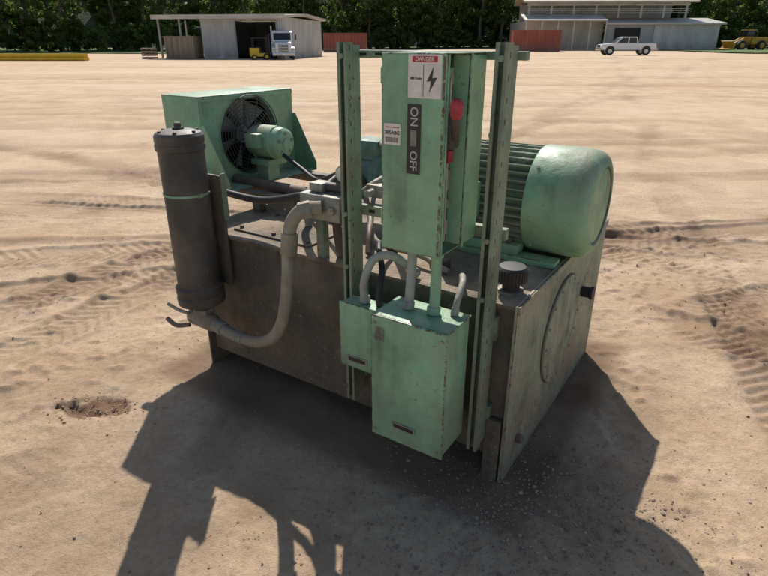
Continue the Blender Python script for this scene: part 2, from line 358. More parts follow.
cyl('valve_pipe',(F[0],F[1],.36),(F[0],F[1],.465),.040,DKPIPE,U)
cyl('valve_hex',(F[0],F[1],.415),(F[0],F[1],.450),.055,HOSE,U,6)
lathe('valve_tee',[(0,0),(0,.038),(.015,.045),(.17,.045),(.185,.036),(.185,0)],(F[0]-.09,F[1]-.005,.385),(1,-.05,0),HOSE,U,20)
tube('valve_lever',[(F[0]-.06,F[1]-.05,.42),(F[0]-.12,F[1]-.06,.425),(F[0]-.22,F[1]-.05,.43)],.009,HOSE,U,8)
tube('valve_lever_low',[(F[0]-.05,F[1]-.06,.36),(F[0]-.12,F[1]-.09,.35),(F[0]-.19,F[1]-.09,.37)],.012,DKPIPE,U,8)
cyl('valve_knob',(F[0]-.06,F[1]-.01,.42),(F[0]-.06,F[1]-.01,.45),.02,DKPIPE,U,8)
hp=[(-1.52,-.165,.385),(-1.42,-.18,.378),(-1.30,-.185,.372),(-1.18,-.185,.388),(-1.08,-.185,.445),(-1.01,-.185,.56),(-.965,-.185,.75),(-.945,-.185,.93),(-.925,-.178,1.02),(-.885,-.15,1.075),(-.83,-.10,1.08)]
tube('return_hose',hp,.0285,HOSE,U,18)
cyl('hose_ferrule_low',(-1.52,-.165,.385),(-1.43,-.179,.379),.036,HOSE,U,18)
cyl('hose_clamp',(-1.30,-.185,.372),(-1.285,-.185,.373),.033,GREYM,U,18)
cyl('hose_ferrule_top',(-.949,-.185,.88),(-.935,-.182,.98),.036,HOSE,U,18)
cyl('hose_nut_top',(-.90,-.16,1.068),(-.86,-.13,1.078),.037,GREYM,U,6)
# ------------------------------------------------ oil cooler
cx0,cx1,cy0,cy1,cz0,cz1=-2.28,-1.97,.28,1.03,.93,1.43
yc,zc=.64,1.19
box('cooler_top',(cx0,cy0,cz1-.004),(cx1,cy1,cz1),GREEN,U,.0015)
box('cooler_bottom',(cx0,cy0,cz0),(cx1+.18,cy1,cz0+.004),GREEN,U,.0015)
box('cooler_side_near',(cx0,cy0,cz0+.0045),(cx1-.003,cy0+.004,cz1-.0045),GREEN,U,.0015)
box('cooler_side_far',(cx0,cy1-.004,cz0+.0045),(cx1-.003,cy1,cz1-.0045),GREEN,U,.0015)
box('cooler_core',(cx0+.01,cy0+.02,cz0+.01),(cx0+.09,cy1-.02,cz1-.01),DARK,U)
box('cooler_top_lip',(cx1-.0025,cy0,cz1-.03),(cx1+.002,cy1,cz1-.0045),GREEN,U,.001)
bm=bmesh.new(); n=64; R=.226; outer=[];inner=[];inner2=[]
ym,zm=(cy0+cy1)/2,(cz0+cz1)/2
for i in range(n):
    a=2*math.pi*i/n+math.pi/4
    ca,sa=math.cos(a),math.sin(a); k=1/max(abs(ca),abs(sa))
    outer.append(bm.verts.new((cx1-.0028,ym+ca*k*(cy1-cy0-.004)/2,zm+sa*k*(cz1-cz0-.012)/2)))
    inner.append(bm.verts.new((cx1-.0028,yc+R*ca,zc+R*sa))); inner2.append(bm.verts.new((cx1-.05,yc+R*ca,zc+R*sa)))
for i in range(n):
    j=(i+1)%n
    bm.faces.new((outer[i],outer[j],inner[j],inner[i])); bm.faces.new((inner[i],inner[j],inner2[j],inner2[i]))
finish('cooler_face',bm,GREEN,U)
bm=bmesh.new()
for i in range(7):
    a0=2*math.pi*i/7; pv=[]
    for r,da,dx in ((.05,-.25,.03),(.205,-.28,.045),(.205,.28,-.02),(.05,.3,-.02)):
        pv.append(bm.verts.new((cx1-.09+dx,yc+r*math.cos(a0+da),zc+r*math.sin(a0+da))))
    bm.faces.new(pv)
finish('fan_blades',bm,GREYM,U,False)
lathe('fan_hub',[(0,0),(0,.055),(.05,.055),(.05,0)],(cx1-.11,yc,zc),(1,0,0),GREYM,U)
def ring(nm,r,x,w):
    pts=[(x,yc+r*math.cos(a),zc+r*math.sin(a)) for a in np.linspace(0,2*math.pi,49)]
    tube(nm,pts,w,WIRE,U,6,1,0,False)
for i,r in enumerate(np.linspace(.09,.228,8)): ring('guard_ring_%d'%i,r,cx1+.012+.012*(1-(r/.225)**2),.0028)
for i in range(6):
    a=math.pi*i/6+.2
    tube('guard_spoke_%d'%i,[(cx1+.012,yc-.228*math.cos(a),zc-.228*math.sin(a)),(cx1+.024,yc,zc),(cx1+.012,yc+.228*math.cos(a),zc+.228*math.sin(a))],.0035,WIRE,U,6)
zf=zc-.03
lathe('fan_motor',[(0,0),(0,.07),(.01,.085),(.05,.089),(.055,.095),(.19,.095),(.195,.089),(.235,.085),(.25,.07),(.254,.03),(.262,.028),(.262,0)],(cx1+.03,yc,zf),(1,0,0),GREENM,U,44,28)
for i in range(5):
    a=2*math.pi*i/5+.3
    cyl('fan_motor_vent_%d'%i,(cx1+.281,yc+.055*math.cos(a),zf+.055*math.sin(a)),(cx1+.2865,yc+.055*math.cos(a),zf+.055*math.sin(a)),.010,FIN,U,10,.001)
box('fan_motor_box',(cx1+.09,yc-.135,zf-.02),(cx1+.19,yc-.089,zf+.06),GREENM,U,.006)
box('fan_motor_foot',(cx1+.06,yc-.075,zf-.13),(cx1+.21,yc+.075,zf-.095),GREENM,U,.004)
box('fan_motor_stand',(cx1+.08,yc-.05,cz0+.005),(cx1+.17,yc+.05,zf-.131),GREEN,U,.004)
for nm,y in (('near',cy0),('far',cy1)):
    prism('cooler_gusset_'+nm,[(cx1-.002,cz0+.005),(cx1+.18,cz0+.005),(cx1+.18,cz0+.05),(cx1+.02,cz1-.15),(cx1-.002,cz1-.15)],'y',y-(.0 if nm=='near' else .005),y+(.005 if nm=='near' else 0),GREEN,U)
for y in (.36,.92):
    box('cooler_arm',(cx0+.02,y,.875),(-1.40,y+.06,.929),TANK,U,.004)
    box('cooler_leg',(-1.72,y+.005,.8155),(-1.66,y+.055,.8745),TANK,U,.004)
    box('cooler_leg_b',(-1.47,y+.005,.8155),(-1.41,y+.055,.8745),TANK,U,.004)
tube('cooler_pipe',[(-2.1,.50,.96),(-1.95,.49,.94),(-1.8,.49,.935),(-1.5,.5,.93),(-1.3,.5,.925),(-1.22,.5,.90),(-1.20,.5,.815)],.036,DKPIPE,U,18)
tube('cooler_hose',[(-2.15,.26,1.0),(-2.15,.2,.99),(-2.0,.12,1.0),(-1.75,.10,1.0),(-1.4,.12,.98),(-1.1,.1,1.05),(-.95,.03,1.08)],.018,BLACK,U,12)
tube('cooler_hose_b',[(-1.7,.62,1.10),(-1.55,.6,1.04),(-1.3,.45,1.03),(-1.0,.25,1.14),(-.9,.03,1.14)],.012,BLACK,U,12)
tube('cooler_hose_c',[(-1.25,.3,.83),(-1.25,.28,.95),(-1.15,.2,1.04),(-1.02,.1,1.06),(-.955,.02,1.06)],.02,HOSE,U,12)
cyl('cooler_stub',(-2.32,.27,.98),(-2.2,.27,.98),.022,DKPIPE,U)
# tank-top fittings
cyl('tank_cap',(-.42,.18,.8155),(-.42,.18,.86),.045,DKPIPE,U,28)
cyl('tank_port',(-.60,.30,.8155),(-.60,.30,.85),.05,TEAL,U,28)
box('tank_hatch',(-1.55,.06,.8155),(-1.05,.38,.825),TANKTOP,U,.003)
for x in (-1.52,-1.3,-1.08):
    for y in (.09,.35): cyl('hatch_bolt',(x,y,.825),(x,y,.838),.012,DKPIPE,U,6)
tube('drain_line',[(-.35,.12,.83),(-.5,.15,.86),(-.8,.25,.85),(-.95,.45,.95),(-1.0,.58,1.02)],.012,HOSE,U,10)
tube('case_line',[(-.75,.12,.83),(-.80,.2,.90),(-.9,.35,.93),(-1.1,.55,1.05)],.015,DKPIPE,U,10)
# ---------------------------------------------------------------- ground
tab=rng.random((256,256))
def vn(x,y,s,ox=0,oy=0):
    x=x/s+ox; y=y/s+oy; xi=np.floor(x).astype(int); yi=np.floor(y).astype(int); fx=x-xi; fy=y-yi
    fx=fx*fx*(3-2*fx); fy=fy*fy*(3-2*fy); a=tab[xi%256,yi%256]; b=tab[(xi+1)%256,yi%256]; c=tab[xi%256,(yi+1)%256]; d=tab[(xi+1)%256,(yi+1)%256]
    return (a*(1-fx)+b*fx)*(1-fy)+(c*(1-fx)+d*fx)*fy-.5
def sst(t): t=np.clip(t,0,1); return t*t*(3-2*t)
def slope(x,y): return .33*sst((y-25)/40)*sst((x+8)/28)+ .25*sst((y-75)/60)
def gz(x,y): return float(slope(np.array(float(x)),np.array(float(y))))
def spacing(lo,hi,st,ends,g=1.09):
    a=list(np.arange(lo,hi,st)); s=st; p=a[-1]; up=[]
    while p<ends[1]: s*=g; p+=s; up.append(p)
    s=st; p=a[0]; dn=[]
    while p>ends[0]: s*=g; p-=s; dn.append(p)
    return np.array(dn[::-1]+a+up)
xs=spacing(-3.6,2.8,.015,(-400,400),1.06); ys=spacing(.9,6.2,.015,(-120,700),1.05)
XX,YY=np.meshgrid(xs,ys)
Z=slope(XX,YY)
wx=XX+.10*vn(XX,YY,.7,3,9); wy=YY+.10*vn(XX,YY,.7,13,2)
h=.030*vn(XX,YY,1.3)+.022*vn(wx,wy,.45,7,3)+.012*vn(wx,wy,.16,1,8)+.007*vn(wx,wy,.06,5,5)+.004*vn(wx,wy,.03,9,1)
lumps=sst((vn(XX,YY,.9,41,7)+.05)/.3)
h+=np.maximum(0,vn(wx,wy,.05,31,17)-.15)*.06*lumps
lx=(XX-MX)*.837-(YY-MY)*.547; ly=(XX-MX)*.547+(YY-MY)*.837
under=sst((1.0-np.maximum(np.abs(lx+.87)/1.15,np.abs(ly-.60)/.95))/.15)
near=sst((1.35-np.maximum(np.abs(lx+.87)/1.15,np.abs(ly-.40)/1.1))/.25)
darken=np.zeros_like(h)
tracks=[(-2.3,2.6,62,.34,.020,.085,1),(-2.75,3.1,58,.34,.016,.085,1),(-3.2,3.6,14,.45,.018,.10,1),(-2.0,4.6,9,.40,.015,.10,1),(1.9,3.4,-38,.42,.017,.09,1),(2.4,4.6,-30,.42,.015,.09,1),(0,7.5,4,.5,.02,.11,0),(-4,6.2,-12,.5,.018,.11,0),(3,9,10,.6,.024,.12,0),(-2,10.3,2,.5,.024,.12,0),(0,12,-5,.8,.035,.2,0),(0,14.2,-6,.6,.035,.2,0),(0,17,3,.8,.035,.2,0),(0,19,4,.8,.035,.2,0),(0,26,-3,1.0,.04,.2,0),(0,31,2,1.0,.04,.2,0),(-1.9,1.55,25,.36,.012,.085,1),(1.9,2.2,70,.36,.010,.085,1),(1.6,5.6,-8,.4,.015,.1,1)]
for (x0,y0,an,w,dp,pt,tr) in tracks:
    a=math.radians(an); s=(XX-x0)*math.cos(a)+(YY-y0)*math.sin(a); d=-(XX-x0)*math.sin(a)+(YY-y0)*math.cos(a)
    d=d+.12*np.sin(s*.45+x0)+.05*vn(XX,YY,.9,x0,y0)
    m=sst((w/2-np.abs(d))/.06+.5); fade=sst((vn(XX,YY,1.1,x0*3,2)+.28)/.3)*(1-near)
    m*=fade
    h-=m*dp
    ridge=np.exp(-((np.abs(d)-w/2-.03)/.035)**2)*fade; h+=ridge*dp*.7*(1+2*vn(XX,YY,.08,3,3))
    if tr:
        ch=np.sin(2*math.pi*(s+np.abs(d)*.7)/pt+np.where(d>0,0,math.pi)); h+=m*.006*np.clip(ch*1.8,-1,1)*sst((vn(XX,YY,.4,x0,4)+.25)/.35)
    darken+=m*.26+ridge*.08
e=((XX+1.46)/.17)**2+((YY-2.36)/.075)**2+1.6*vn(XX,YY,.07)+.8*vn(XX,YY,.025)
m=sst((1.15-e)/.6); h-=m*.016; h+=m*.03*vn(XX,YY,.035,2,9); darken+=m*.9
darken+=under*.6+near*.22  # sand colour darker below the machine and in a margin around it
darken+=sst((vn(XX,YY,.8,22,5)+vn(XX,YY,.25,2,15)*.6-.12)/.3)*.28*sst((9-YY)/4)
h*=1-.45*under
st=np.exp(-((YY-5.0-.12*(XX+3)+.25*vn(XX,YY,.8,4,4))/.09)**2)*sst((-1.2-XX)/.8); darken+=st*.5; h+=st*.02
far=sst((YY-9)/10); h=h*(1-far)+far*(.05*vn(XX,YY,5)+.03*vn(XX,YY,2.2,3,3)+.5*h)
h*= (1-sst((YY-60)/60)*.7)
Z=Z+h
ny,nx=XX.shape
me=bpy.data.meshes.new('ground'); verts=np.stack([XX.ravel(),YY.ravel(),Z.ravel()],1)
i=np.arange((ny-1)*(nx-1)); r=i//(nx-1); c=i%(nx-1); b=r*nx+c
faces=np.stack([b,b+1,b+nx+1,b+nx],1)
me.vertices.add(len(verts)); me.vertices.foreach_set('co',verts.ravel())
me.loops.add(faces.size); me.loops.foreach_set('vertex_index',faces.ravel().astype(np.int32))
me.polygons.add(len(faces)); me.polygons.foreach_set('loop_start',np.arange(0,faces.size,4,dtype=np.int32)); me.polygons.foreach_set('loop_total',np.full(len(faces),4,dtype=np.int32))
me.update(calc_edges=True)
at=me.attributes.new('sand_darken','FLOAT','POINT'); at.data.foreach_set('value',np.clip(darken,0,1.1).ravel().astype(np.float32))  # per-vertex amount of darker sand colour
me.shade_smooth()
m,nt,b=newmat('sand'); co=N(nt,'ShaderNodeTexCoord').outputs['Object']
A=N(nt,'ShaderNodeAttribute'); A.attribute_name='sand_darken'
p1,p2,p3=noise(nt,co,1.1,6,.70,col=True)
q1,q2,q3=noise(nt,co,32,4,.78,col=True)
w1=noise(nt,co,.12,4,.6,stretch=(.35,1.6,1),off=(1,6,0))
c=mix(nt,ramp(nt,p1,.35,.65),(.55,.395,.255),(.74,.56,.385))
c=mix(nt,ramp(nt,p2,.50,.66,0,.55),c,(.44,.295,.175))
c=mix(nt,ramp(nt,w1,.50,.38,0,.55),c,(.76,.59,.425))
c=mix(nt,ramp(nt,q1,.44,.68,0,.5),c,(.34,.225,.135))
c=mix(nt,ramp(nt,q2,.61,.67,0,.5),c,(.20,.145,.10))
c=mix(nt,ramp(nt,q3,.62,.69,0,.5),c,(.78,.68,.55))
c=mix(nt,ramp(nt,w1,.54,.64,0,.4),c,(.46,.31,.20))
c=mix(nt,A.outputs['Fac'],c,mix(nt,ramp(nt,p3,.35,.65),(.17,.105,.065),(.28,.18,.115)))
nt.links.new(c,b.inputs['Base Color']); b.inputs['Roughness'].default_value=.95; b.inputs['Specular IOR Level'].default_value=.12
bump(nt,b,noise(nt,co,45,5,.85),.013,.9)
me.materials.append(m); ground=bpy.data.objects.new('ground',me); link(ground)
def scatter(name,pts,sizes,mat):
    bm=bmesh.new(); bmesh.ops.create_icosphere(bm,subdivisions=1,radius=1); bv=np.array([v.co[:] for v in bm.verts]); bf=np.array([[v.index for v in f.verts] for f in bm.faces]); bm.free()
    n=len(pts); bn=len(bv)
    sc=rng.uniform(.6,1.2,(n,1,3)); sc[:,:,2]*=.65
    V=bv[None]*sc*(1+rng.uniform(-.22,.22,(n,bn,1)))
    a=rng.uniform(0,6.28,n); ca,sa=np.cos(a)[:,None],np.sin(a)[:,None]
    V=np.stack([V[:,:,0]*ca-V[:,:,1]*sa,V[:,:,0]*sa+V[:,:,1]*ca,V[:,:,2]],2)*sizes[:,None,None]+pts[:,None,:]
    Fc=(bf[None]+(np.arange(n)*bn)[:,None,None]).reshape(-1,3)
    me=bpy.data.meshes.new(name); me.from_pydata(V.reshape(-1,3).tolist(),[],Fc.tolist()); me.materials.append(mat)
    at=me.attributes.new('rnd','FLOAT','POINT'); at.data.foreach_set('value',np.repeat(rng.random(n),bn).astype(np.float32))
    return link(bpy.data.objects.new(name,me))
def hz(px,py):
    ix=np.clip(np.searchsorted(xs,px),1,len(xs)-1); iy=np.clip(np.searchsorted(ys,py),1,len(ys)-1); return Z[iy,ix]
n1=2600; n3=2200
px=np.concatenate([rng.normal(.62,.30,n1),rng.normal(.25,.35,900),rng.uniform(-3.4,3.2,n3)]); py=np.concatenate([rng.normal(1.66,.24,n1),rng.normal(1.45,.2,900),1.0+7*rng.random(n3)**1.3])
sz=np.clip(rng.lognormal(-5.5,.42,len(px)),.002,.011); sz[-n3:]*=.75
pts=np.stack([px,py,hz(px,py)+sz*.05],1)
gm,nt,b=newmat('gravel_stone'); A=N(nt,'ShaderNodeAttribute'); A.attribute_name='rnd'
cr=N(nt,'ShaderNodeValToRGB'); nt.links.new(A.outputs['Fac'],cr.inputs[0]); cr.color_ramp.elements[0].color=(.19,.14,.10,1); cr.color_ramp.elements[1].color=(.42,.35,.28,1)
e=cr.color_ramp.elements.new(.6); e.color=(.33,.24,.165,1)
nt.links.new(cr.outputs[0],b.inputs['Base Color']); b.inputs['Roughness'].default_value=.9
scatter('gravel',pts,sz,gm)
sm=plain('clod_soil',(.36,.235,.145),.95,var=.4,scale=40,bmp=.003)
n2=520; px=np.concatenate([rng.normal(-1.46,.13,160),rng.uniform(-3.2,2.6,n2-160)]); py=np.concatenate([rng.normal(2.34,.05,160),rng.uniform(1.2,5,n2-160)])
sz=rng.uniform(.003,.009,n2); scatter('soil_clods',np.stack([px,py,hz(px,py)+sz*.1],1),sz,sm)
# ---------------------------------------------------------------- background
ROOF=plain('metal_roof',(.52,.49,.44),.5,metal=.1,var=.2,scale=.6)
TROOF=plain('tan_roof',(.52,.44,.33),.5,var=.15,scale=.5)
def corr(name,col,rough=.5,per=.25,var=.15):
    m,nt,b=newmat(name); co=N(nt,'ShaderNodeTexCoord').outputs['Object']
    s=N(nt,'ShaderNodeSeparateXYZ'); nt.links.new(co,s.inputs[0])
    w=mth(nt,'SINE',mth(nt,'MULTIPLY',mth(nt,'ADD',s.outputs[0],s.outputs[1]),2*math.pi/per),0)
    c=mix(nt,ramp(nt,noise(nt,co,.8,4,.6,stretch=(1,1,.3)),.3,.7),tuple(x*(1-var) for x in col),tuple(x*(1+var) for x in col))
    c=mix(nt,ramp(nt,w,.6,1,0,.25),c,tuple(x*.5 for x in col))
    c=mix(nt,mth(nt,'MULTIPLY',ramp(nt,s.outputs[2],1.3,0,0,.7),ramp(nt,noise(nt,co,1.5,3),.35,.6)),c,(.30,.21,.14))
    nt.links.new(c,b.inputs['Base Color']); b.inputs['Roughness'].default_value=rough; bump(nt,b,w,.03)
    return m
WALL=corr('corrugated_wall',(.50,.51,.51),var=.22); WALLB=corr('corrugated_wall_tan',(.50,.47,.40),var=.2); CRED=corr('container_red',(.33,.085,.055),per=.3,var=.25); CTAN=corr('container_tan',(.36,.27,.19),per=.3); CGREY=corr('grey_wall',(.36,.38,.39),var=.2)
GLASS=plain('dark_glass',(.02,.025,.03),.1,var=.1); VW=plain('vehicle_white',(.80,.80,.79),.3,var=.03); TYRE=plain('tyre',(.025,.024,.022),.8); CHR=plain('chrome_trim',(.5,.5,.5),.3,metal=.7); YEL=plain('yellow_paint',(.70,.46,.02),.4,var=.12,scale=1.5); LOADY=plain('loader_yellow',(.50,.28,.03),.5,var=.25,scale=2); VB=plain('truck_blue_trim',(.08,.14,.28),.4); AMB=plain('amber_lens',(.6,.2,.02),.3)
B=empty('metal_shed',(-25,68.4,gz(-25,68)),math.atan2(-.155,.988))
box('wall_front_left',(5,0,0),(8.9,.2,4.1),WALL,B); box('wall_front_right',(13.7,0,0),(14.2,.2,4.1),WALL,B); box('door_header',(8.9,0,3.8),(13.7,.2,4.1),WALL,B)
box('wall_side_right',(14.2,0,0),(14.35,16,4.2),WALL,B); box('wall_back',(0,15.8,0),(14.2,16,4.2),CGREY,B); box('wall_partition',(5,.2,0),(5.15,15.8,4.1),CGREY,B)
box('interior_floor',(5.2,.3,.01),(14.1,15.7,.05),DARK,B)
prism('roof',[(-.8,4.1),(-.8,4.35),(8,4.75),(16.6,4.5),(16.6,4.25),(8,4.5)],'x',-.3,14.9,ROOF,B)
box('fascia',(-.3,-.86,4.0),(14.9,-.81,4.42),ROOF,B)
for x in (0.1,2.6):
    for y in (-.4,6,12): box('canopy_post',(x,y,0),(x+.18,y+.18,4.1),CGREY,B)
for x in (8.9,13.6): box('door_jamb',(x-.05,-.06,0),(x+.12,-.01,3.8),CGREY,B)
C2=empty('storage_crate',(-24.2,67.3,gz(-24,67)),-.1)
box('crate_body',(0,0,.12),(3.4,2.4,2.2),CTAN,C2,.03); box('crate_frame',(-.06,-.06,0),(3.46,2.46,.12),DKPIPE,C2,.02); box('crate_lid',(-.06,-.06,2.2),(3.46,2.46,2.3),CTAN,C2,.02)
for i in range(6): box('crate_rib_%d'%i,(.1+i*.63,-.05,.15),(.2+i*.63,-.002,2.2),CTAN,C2)
C3=empty('pallet_stack',(-26.5,66.2,gz(-26,66)),-.1)
for k in range(4):
    box('pallet_deck_%d'%k,(0,0,.14+k*.3),(1.3,1.2,.20+k*.3),CTAN,C3)
    for q in range(3): box('pallet_block_%d_%d'%(k,q),(.02+q*.58,0,.0+k*.3),(.12+q*.58,1.2,.138+k*.3),CTAN,C3)
def wheel(nm,x,y,z,r,w,par,axis=(0,1,0),hub=None):
    lathe(nm,[(-w/2,0),(-w/2,r*.6),(-w/2+.02,r*.92),(-w/2+.06,r),(w/2-.06,r),(w/2-.02,r*.92),(w/2,r*.6),(w/2,0)],(x,y,z),axis,TYRE,par,24)
    lathe(nm+'_rim',[(-w/2-.01,0),(-w/2-.012,r*.55),(w/2+.012,r*.55),(w/2+.01,0)],(x,y,z),axis,hub or CHR,par,20)
T=empty('semi_truck',(-10.7,64.5,gz(-10.7,64)),math.radians(12))
prism('hood',[(-1.2,.7),(-1.2,1.5),(-1.1,1.65),(.4,1.85),(.4,.7)],'x',-.8,.8,VW,T,.04)
box('grille',(-.55,-1.24,.75),(.55,-1.2,1.5),CHR,T,.02)
for q in range(5): box('grille_slot_%d'%q,(-.5,-1.26,.82+q*.13),(.5,-1.245,.88+q*.13),LBLK,T)
box('bumper',(-1.15,-1.45,.38),(1.15,-1.22,.72),CHR,T,.04)
for s in (-1,1):
    prism('fender_%d'%s,[(-1.15,.6),(-1.1,1.15),(-.6,1.3),(.1,1.15),(.2,.6)],'x',min(s*.8,s*1.18),max(s*.8,s*1.18),VW,T,.04)
    box('headlight_%d'%s,(s*.95-.15,-1.19,.85),(s*.95+.15,-1.13,1.08),LGREY,T,.02)
    wheel('front_wheel_%d'%s,s*1.0,-.45,.5,.5,.3,T,(1,0,0))
    cyl('exhaust_stack_%d'%s,(s*1.05,1.7,1.2),(s*1.05,1.7,3.3),.08,CHR,T,12)
    box('mirror_%d'%s,(s*1.42-.09,.55,1.9),(s*1.42+.09,.62,2.45),LBLK,T,.02); tube('mirror_arm_%d'%s,[(s*1.05,.62,2.4),(s*1.3,.6,2.45),(s*1.42,.6,2.42)],.02,CHR,T,6)
prism('cab',[(.35,.7),(.35,1.85),(.62,2.65),(.9,2.8),(2.1,2.85),(2.1,.7)],'x',-1.05,1.05,VW,T,.05)
prism('windshield',[(.365,1.9),(.385,1.88),(.61,2.56),(.59,2.58)],'x',-.9,.9,GLASS,T)
for s in (-1,1): box('side_window_%d'%s,(min(s*1.052,s*1.065),.75,1.9),(max(s*1.052,s*1.065),1.5,2.55),GLASS,T)
for q in range(5): box('marker_light_%d'%q,(-.8+q*.38,.85,2.82),(-.72+q*.38,.95,2.9),AMB,T)
box('stripe',(-1.06,.4,1.35),(1.06,2.05,1.5),VB,T)
box('frame_rail',(-.45,2.1,.7),(.45,5.5,.95),LBLK,T)
for y in (3.6,4.8):
    for s in (-1,1): wheel('rear_wheel_%d_%d'%(s,y),s*.95,y,.5,.5,.5,T,(1,0,0))
# forklift beside the truck
K=empty('forklift',(-12.9,63.6,gz(-12.9,63.6)),math.radians(200))
box('counterweight',(.2,-.5,.3),(1.1,.5,1.15),YEL,K,.08); box('deck',(-.7,-.5,.3),(.2,.5,.65),YEL,K,.04); box('seat',(-.05,-.25,.66),(.35,.25,1.2),LBLK,K,.05)
for x in (-.65,.75):
    for y in (-.48,.42): box('overhead_post',(x,y,.6),(x+.06,y+.06,2.05),LBLK,K)
box('overhead_guard',(-.7,-.52,2.05),(.85,.52,2.12),LBLK,K)
for y in (-.32,.26):
    box('mast_rail',(-.95,y,.08),(-.83,y+.07,2.2),LBLK,K); box('fork',(-2.0,y,.06),(-.96,y+.11,.11),LBLK,K)
for z in (.5,1.2,2.1): box('mast_cross',(-.94,-.25,z),(-.84,.26,z+.08),LBLK,K)
for s in (-1,1):
    wheel('drive_wheel_%d'%s,-.5,s*.5,.32,.32,.22,K,(0,1,0),YEL); wheel('steer_wheel_%d'%s,.75,s*.48,.26,.26,.18,K,(0,1,0),YEL)
def container(nm,loc,rz,L,H,mt):
    E=empty(nm,(loc[0],loc[1],gz(*loc)),rz)
    box('container_shell',(0.05,.05,.15),(L-.05,2.4,H-.05),mt,E)
    for a in (0,L-.16):
        for y in (0,2.29): box('corner_post',(a,y,0),(a+.16,y+.16,H),mt,E)
    for z in (0.02,H-.16):
        box('side_rail',(.16,.0,z),(L-.16,.12,z+.16),mt,E); box('side_rail_back',(.16,2.33,z),(L-.16,2.45,z+.16),mt,E)
    n=int(L/.6)
    for i in range(n): box('corrugation_%d'%i,(.25+i*.6,.015,.2),(.5+i*.6,.049,H-.18),mt,E)
container('shipping_container',(-10.3,104),0.05,7.4,3.0,CRED)
container('shipping_container',(19.6,93.0),-.03,7.2,3.0,CRED)
W=empty('warehouse',(24.2,104,gz(24,104)),-.04)
box('main_wall',(0,0,0),(12.5,.25,4.6),WALLB,W); box('main_side',(-.0,.25,0),(.25,18,4.6),WALLB,W)
box('annex_wall',(12.6,-1.5,0),(31,-1.3,4.0),CGREY,W); box('annex_side',(30.8,-1.3,0),(31,16,4.0),CGREY,W)
box('annex_wall_patch',(20.4,-1.56,0),(30.9,-1.51,3.9),WALL,W)
box('roller_door',(14,-1.57,0),(18.2,-1.51,3.4),DARK,W)
box('door',(2,-.05,0),(4.8,-.01,3.0),DARK,W)
prism('annex_roof',[(-2.2,3.9),(-2.2,4.15),(5,5.1),(5,4.85)],'x',12.2,31.6,ROOF,W)
prism('lean_roof',[(-2.5,4.4),(-2.5,4.6),(2,5.6),(2,5.4)],'x',-1,12.4,ROOF,W)
for i in range(8): box('upper_post_%d'%i,(.2+i*3.75,2,5.0),(.5+i*3.75,2.3,7.4),ROOF,W)
box('upper_back',(0,9,4.6),(27,9.2,7.4),CGREY,W); box('upper_beam',(0,1.95,6.9),(27,2.2,7.35),ROOF,W)
for z in (5.75,6.05,6.35): box('upper_rail_%d'%(z*100),(0,1.95,z),(27,2.05,z+.09),ROOF,W)
prism('upper_roof',[(.8,7.3),(.8,7.55),(6,9.0),(11,7.55),(11,7.3),(6,8.7)],'x',-.8,28,TROOF,W)
for i in range(6):
    box('lean_post_%d'%i,(-.8+i*2.6,-2.3,0),(-.6+i*2.6,-2.1,4.4),ROOF,W)
def pickup(loc,rz):
    E=empty('pickup_truck',(loc[0],loc[1],gz(*loc)),rz)
    prism('body_side',[(-3.05,.55),(-3.1,.95),(-3.0,1.12),(-1.55,1.25),(3.0,1.25),(3.08,1.1),(3.05,.55)],'y',-.98,.98,VW,E,.05)
    prism('cabin',[(-1.6,1.24),(-.85,1.88),(-.6,1.93),(.85,1.93),(1.05,1.24)],'y',-.86,.86,VW,E,.05)
    for s in (-1,1):
        y0,y1=sorted((s*.862,s*.875))
        prism('front_window_%d'%s,[(-1.25,1.3),(-.78,1.8),(-.15,1.82),(-.15,1.3)],'y',y0,y1,GLASS,E)
        prism('rear_window_%d'%s,[(-.02,1.3),(-.02,1.82),(.74,1.82),(.86,1.3)],'y',y0,y1,GLASS,E)
        for x in (-2.05,1.95):
            wheel('wheel_%d_%d'%(s,int(x)),x,s*.86,.42,.42,.28,E)
            lathe('wheel_arch_%d_%d'%(s,int(x)),[(0,0),(0,.5),(.012,.5),(.012,0)],(x,s*.982 if s>0 else -.994,.5),(0,1,0),LBLK,E,24)
        box('mirror_%d'%s,(-1.2,s*1.1-.1,1.3),(-1.05,s*1.1+.1,1.5),LBLK,E,.02)
    prism('windshield',[(-1.57,1.29),(-1.6,1.27),(-.88,1.86),(-.85,1.85)],'y',-.75,.75,GLASS,E)
    box('bed_cavity',(1.2,-.82,1.2505),(2.95,.82,1.256),DARK,E)
    box('bumper_front',(-3.2,-.95,.5),(-3.05,.95,.78),CHR,E,.03); box('bumper_rear',(3.05,-.95,.5),(3.2,.95,.75),CHR,E,.03)
    box('grille',(-3.12,-.6,.8),(-3.09,.6,1.08),LBLK,E); box('tail_light',(3.0,-.99,.9),(3.09,-.85,1.2),LRED,E)
pickup((27.8,70),math.radians(-4))
